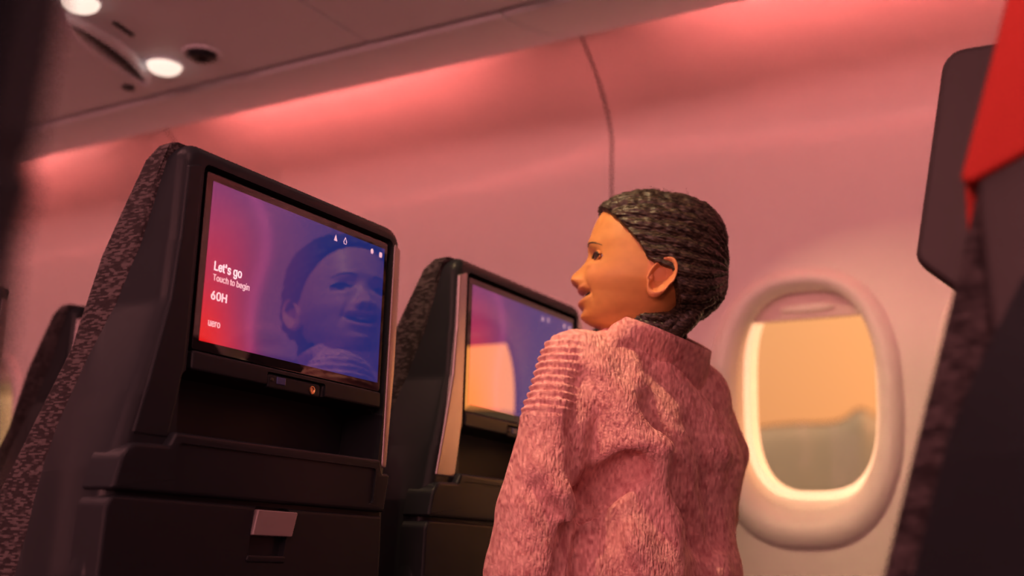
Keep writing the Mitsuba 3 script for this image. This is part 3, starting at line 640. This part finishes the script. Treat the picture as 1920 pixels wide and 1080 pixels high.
# hair
HL = np.array([(-90, -98), (-60, -94), (-46, -80), (-38, -58), (-26, -34), (-6, -30), (4, -26), (12, -14), (20, -6), (30, 3), (42.6, 14), (61, 30), (76, 42), (90, 45)])
def hair_mesh():
    zs_ = np.r_[np.linspace(75.9, 40, 50), np.linspace(39.4, -100, 200)]
    nphi = 320; h = loft(head_base(zs_, nphi)); v = np.asarray(h.vertices)
    zl = np.interp(v[:, 0], HL[:, 0], HL[:, 1]); d = v[:, 2] - zl
    m = np.clip(d / 9, 0, 1); m = m * m * (3 - 2 * m)
    cen = np.array([-8, 0, 5]); nr = v - cen; nr[:, 2] *= .8; nr /= np.linalg.norm(nr, axis=1, keepdims=True)
    # ridges run from the forehead to the back; braid-like waves along them
    el = np.arctan2(v[:, 2] - 0, np.abs(v[:, 1]) + 1e-6); rr = np.degrees(el) / 13.0
    wav = noise(np.c_[v[:, 0] / 10, v[:, 1] / 14, v[:, 2] / 14], 3)
    rid = np.abs(np.sin(math.pi * (rr + .35 * wav)))
    plait = np.abs(np.sin(math.pi * (v[:, 0] / 11 + .5 * np.floor(rr + .35 * wav) + .6 * wav)))
    thick = 6.0 + 4.5 * rid * (.82 + .18 * plait) + 4 * (fbm(v / 12, 3, 6) - .5)
    bk = np.clip((-v[:, 0] - 10) / 50, 0, 1); thick += 3.5 * bk
    low = G(v[:, 2] + 45, 38) * np.clip((-v[:, 0] - 20) / 40, 0, 1); thick += 11 * low
    fine = noise(np.c_[v[:, 0] / 9, v[:, 1] / 1.8, v[:, 2] / 1.8], 9); thick += 2.2 * (fine - .5)
    off = -5 + (thick + 5) * m
    v = v + nr * off[:, None]
    return trimesh.Trimesh(head_w(v), h.faces, process=False)
add('person__hair', hair_mesh(), 'm_hair', True, label='dark brown hair slicked and plaited back from the forehead')
# low braid wound at the nape and a little tail
def braid(pts, r, n=160, tw=9):
    pts = np.array(pts, float); t = np.linspace(0, 1, n); k = np.linspace(0, 1, len(pts))
    c = np.stack([PchipInterpolator(k, pts[:, i])(t) for i in range(3)], 1); tn = np.gradient(c, axis=0); tn /= np.linalg.norm(tn, axis=1, keepdims=True)
    a = np.cross(tn, [.2, .9, .3]); a /= np.linalg.norm(a, axis=1, keepdims=True); b = np.cross(tn, a); out = []
    for s in range(3):
        ph = 2 * math.pi * (t * tw + s / 3)
        out.append(tube(c + r * .55 * (np.cos(ph)[:, None] * a + .6 * np.sin(2 * ph)[:, None] * b), r * .62 * np.clip(np.minimum(t, 1 - t) * 8 + .25, 0, 1), 10))
    return cat_(out)
def hp(u, v, dD): return PG(u, v, D0 + dD)
bm = cat_([braid([hp(1300, 560, -.020), hp(1285, 592, -.030), hp(1255, 612, -.036), hp(1222, 612, -.036), hp(1195, 604, -.030)], .016, 160, 7),
           braid([hp(1262, 590, -.015), hp(1248, 622, -.020), hp(1235, 645, -.010)], .020, 80, 3),
           braid([hp(1275, 590, .0), hp(1278, 612, .0), hp(1279, 638, .0)], .006, 60, 3)])
add('person__hair__braid', bm, 'm_hair', True, label='short dark braid wound low at the nape')
rng = np.random.default_rng(5); fly = []
for _ in range(26):
    th = rng.uniform(-.6, 1.9); base = np.array([1225 + 118 * math.cos(th), 480 - 112 * math.sin(th)]); o = np.array([math.cos(th), -math.sin(th)])
    q = [hp(*(base - 4 * o), 0)]; dd = rng.normal(0, .02)
    for s in (1, 2, 3): q.append(hp(*(base + o * s * rng.uniform(3, 9) + np.array([o[1], -o[0]]) * s * s * rng.normal(0, 2.5)), dd * s / 3))
    fly.append(tube(q, [.0004, .0004, .0003, .00015], 5))
add('person__hair__flyaway_strands', cat_(fly), 'm_hair', True, kind='stuff')

# jumper: a smooth distance field (torso, sleeves, folds) turned into a mesh
def surface_nets(F, o, h):
    neg = F < 0; sh = np.array(F.shape) - 1
    acc = np.zeros((*sh, 3)); cnt = np.zeros(sh)
    corner = [(a, b, c) for a in (0, 1) for b in (0, 1) for c in (0, 1)]
    cut = lambda A, c: A[c[0]:c[0] + sh[0], c[1]:c[1] + sh[1], c[2]:c[2] + sh[2]]
    for c in corner:
        for ax in range(3):
            if c[ax]: continue
            d = list(c); d[ax] = 1; f0, f1 = cut(F, c), cut(F, d); x = cut(neg, c) != cut(neg, d)
            t = np.where(x, f0 / np.where(x, f0 - f1, 1), 0)
            for k in range(3): acc[..., k] += np.where(x, c[k] + (t if k == ax else 0), 0)
            cnt += x
    on = cnt > 0; idx = np.full(sh, -1); idx[on] = np.arange(on.sum())
    v = o + h * (np.argwhere(on) + acc[on] / cnt[on][:, None]); faces = []
    for ax in range(3):
        b, c = (ax + 1) % 3, (ax + 2) % 3
        d = [0, 0, 0]; d[ax] = 1
        A = neg[tuple(slice(0, -1) if k == ax else slice(1, -1) for k in range(3))]
        B = neg[tuple(slice(1, None) if k == ax else slice(1, -1) for k in range(3))]
        for flip in (0, 1):
            g = np.argwhere((A & ~B) if not flip else (~A & B))
            g[:, b] += 1; g[:, c] += 1
            q = []
            for db, dc in ((-1, -1), (0, -1), (0, 0), (-1, 0)):
                w = g.copy(); w[:, b] += db; w[:, c] += dc; q.append(idx[w[:, 0], w[:, 1], w[:, 2]])
            q = np.stack(q, 1)
            if flip: q = q[:, ::-1]
            faces.append(q[(q >= 0).all(1)])
    f = np.vstack(faces)
    return trimesh.Trimesh(v, np.vstack([f[:, [0, 1, 2]], f[:, [0, 2, 3]]]), process=False)
def relax(t, it):
    from scipy.sparse import coo_matrix, diags
    e = t.edges_unique; n = len(t.vertices)
    M = coo_matrix((np.ones(2 * len(e)), (np.r_[e[:, 0], e[:, 1]], np.r_[e[:, 1], e[:, 0]])), shape=(n, n)).tocsr()
    M = diags(1 / np.maximum(np.asarray(M.sum(1)).ravel(), 1)) @ M; v = np.array(t.vertices)
    for _ in range(it):
        v = v + .50 * (M @ v - v); v = v - .52 * (M @ v - v)
    t.vertices = v
def cone(P, a, b, ra, rb):
    ab = b - a; t = np.clip(((P - a) @ ab) / (ab @ ab), 0, 1)
    return np.linalg.norm(P - a - t[..., None] * ab, axis=-1) - (ra + (rb - ra) * t)
def smin(a, b, k): w = np.clip(.5 + .5 * (b - a) / k, 0, 1); return b * (1 - w) + a * w - k * w * (1 - w)
def cloth(P):
    Q = lambda *a: PG(*a)
    sl, sr = Q(1108, 700, 1.450), Q(1296, 745, 1.580); cl, cr = Q(1165, 840, 1.470), Q(1292, 870, 1.57)
    wl, wr_ = Q(1155, 1090, 1.470), Q(1270, 1090, 1.55); hl_, hr_ = Q(1165, 1262, 1.47), Q(1280, 1262, 1.53); nk = Q(1192, 650, 1.49)
    d = cone(P, sl, sr, .040, .040)
    for a, b, ra, rb in ((cl, cr, .076, .062), (wl, wr_, .082, .074), (hl_, hr_, .080, .076), (sl, cl, .040, .072), (sr, cr, .044, .060), (cl, wl, .075, .081), (cr, wr_, .062, .073), (wl, hl_, .082, .080), (wr_, hr_, .074, .076), (nk, (cl + cr) / 2, .034, .078), (nk, sl, .034, .039), (nk, sr, .034, .040)):
        d = smin(d, cone(P, a, b, ra, rb), .026)
    arm = None
    for ch in ([(Q(1076, 684, 1.435), .043), (Q(1042, 790, 1.400), .041), (Q(1006, 960, 1.390), .046), (Q(985, 1080, 1.385), .048), (Q(968, 1250, 1.40), .040), (Q(965, 1285, 1.40), .030)],
               [(Q(1308, 765, 1.60), .045), (Q(1350, 850, 1.66), .039), (Q(1335, 960, 1.70), .036), (Q(1330, 1100, 1.72), .030)]):
        for (a, ra), (b, rb) in zip(ch[:-1], ch[1:]):
            e = cone(P, a, b, ra, rb); arm = e if arm is None else smin(arm, e, .008)
    return smin(d, arm, .016)
def on_cloth(u, v, out=0.0):
    """Where the line of sight through that place meets the cloth."""
    Ds = np.linspace(1.25, 1.75, 600); pts = np.array([PG(u, v, D) for D in Ds]); f = cloth(pts); k = np.argmax(f < .001)
    return PG(u, v, Ds[k] - out)
def sweater():
    h = .0062; c_ = np.array([PG(u, v, D) for u in (930, 1400) for v in (600, 1290) for D in (1.36, 1.74)]); lo, hi = c_.min(0) - .04, c_.max(0) + .04
    ax = [np.arange(a, b, h) for a, b in zip(lo, hi)]; P = np.stack(np.meshgrid(*ax, indexing='ij'), -1)
    F = cloth(P)
    for path, r, k, out in ((((1128, 700), (1165, 760), (1195, 830)), .012, .030, .0), (((1180, 690), (1240, 840), (1300, 975), (1352, 1075)), .010, .026, -.002), (((1250, 690), (1318, 770), (1358, 850)), .008, .02, -.002),
                            (((1120, 960), (1180, 1020), (1225, 1085)), .012, .03, -.006), (((1010, 880), (1050, 930), (1070, 985)), .008, .02, -.003), (((1235, 900), (1255, 990), (1262, 1085)), .009, .026, -.004)):
        q = [on_cloth(u, v, out) for u, v in path]
        for a, b in zip(q[:-1], q[1:]): F = smin(F, cone(P, a, b, r, r), k)
    for path, r, k, out in ((((1090, 942), (1130, 912), (1186, 872)), .024, .010, -.006), (((1086, 935), (1068, 1000), (1044, 1095)), .014, .008, -.004), (((1090, 712), (1086, 800), (1085, 905)), .012, .014, .002),
                            (((1222, 760), (1275, 900), (1322, 1030)), .017, .018, .004), (((1300, 790), (1335, 900), (1345, 1010)), .014, .016, .004), (((1140, 985), (1160, 1085), (1168, 1110)), .014, .018, .004), (((1000, 920), (1030, 960), (1048, 1010)), .010, .012, .003)):
        q = [on_cloth(u, v, out) for u, v in path]
        for a, b in zip(q[:-1], q[1:]):
            w = -cone(P, a, b, r, r * .8); F = -smin(-F, -w, k)
    t = surface_nets(F, np.array([a[0] for a in ax]), h)
    relax(t, 5)
    t = t.subdivide()
    relax(t, 3)
    v = np.asarray(t.vertices, float); n = np.asarray(t.vertex_normals); A = np.c_[v @ E1, v[:, 2]]
    def pa(u, w_): q = PG(u, w_, 1.42); return np.array([q @ E1, q[2]])
    disp = .003 * (fbm(v * 18, 3, 2) - .5)
    sa = pa(1045, 640); axis = pa(1022, 800) - sa; Ln = np.linalg.norm(axis); axis /= Ln; s_ = (A - sa) @ axis; across = (A - sa) @ np.array([-axis[1], axis[0]])
    wob = .0012 * (noise(v * 70, 4) - .5)
    reg = np.clip(s_ / .012 + 1, 0, 1) * np.clip((Ln - s_) / .02, 0, 1) * np.clip((.040 - np.abs(across + .004)) / .012, 0, 1)
    disp += reg * .0022 * np.sin(2 * math.pi * (s_ + wob) / .0098 + 2.0 * across * 20)
    disp += (1 - reg) * .0012 * (noise(np.c_[A[:, 0] * 150, A[:, 1] * 90, v[:, 1] * 60], 7) - .5)
    return trimesh.Trimesh(v + n * disp[:, None], t.faces, process=False)
add('person__jumper', sweater(), 'm_sweater', True, label='chunky pink knitted jumper with a ribbed shoulder')
# wide collar standing round the neck
def collar():
    n_ = 120; an = np.arange(n_) * 2 * math.pi / n_
    top = np.array([PG(u, v, D) for u, v, D in ((1160, 592, 1.450), (1200, 606, 1.418), (1245, 623, 1.412), (1290, 642, 1.44), (1332, 661, 1.50), (1320, 652, 1.56), (1270, 628, 1.575), (1205, 600, 1.56), (1165, 588, 1.52))])
    bot = np.array([on_cloth(1128, 650, -.010), on_cloth(1190, 672, -.012), on_cloth(1245, 700, -.012), on_cloth(1288, 726, -.012), on_cloth(1318, 742, -.014)] + [PG(u, v, D) for u, v, D in ((1318, 735, 1.60), (1265, 705, 1.60), (1190, 675, 1.57), (1135, 655, 1.52))])
    def cl(p):
        from scipy.interpolate import CubicSpline
        k = np.linspace(0, 1, len(p) + 1); return CubicSpline(k, np.vstack([p, p[:1]]), bc_type='periodic')(np.arange(n_) / n_)
    a, b = cl(top), cl(bot); c = a.mean(0); inn = lambda q, d: q + (c - q) * [1, 1, 0] / np.linalg.norm((c - q) * [1, 1, 0], axis=1, keepdims=True) * d
    rows = [b] + [b + (a - b) * s for s in (.3, .6, .9)] + [a + [0, 0, .002], inn(a, .003) + [0, 0, .003], inn(a, .006)] + [inn(b + (a - b) * s, .007) for s in (.8, .4, 0)]
    return loft(rows, cap=False)
add('person__jumper__collar', collar(), 'm_sweater', True)
# trousers and shoes (below the frame)
tr = m3.Manifold.batch_hull([m3.Manifold.sphere(.085, 20).translate(list(HIPL + [0, 0, .03])), m3.Manifold.sphere(.085, 20).translate(list(HIPR + [0, 0, .03]))])
for hp_ in (HIPL, HIPR): tr = tr + chain([(hp_, .074), (gz(hp_, .36) - E1 * .005, .056), (gz(hp_, .09), .046)])
add('person__trousers', tm(tr.refine_to_length(.02)), 'm_denim', 50, label='dark blue trousers')
for hp_ in (HIPL, HIPR):
    f_ = gz(hp_, .04)
    add('person__shoe', tm(m3.Manifold.batch_hull([m3.Manifold.sphere(.036, 16).translate(list(f_ - [0, 0, .003])), m3.Manifold.sphere(.030, 16).translate(list(f_ + E2 * .10 - E1 * .06 - [0, 0, .009])), m3.Manifold.sphere(.034, 16).translate(list(f_ + [0, 0, .04]))])), 'm_shoe', 60, label='pale shoe')
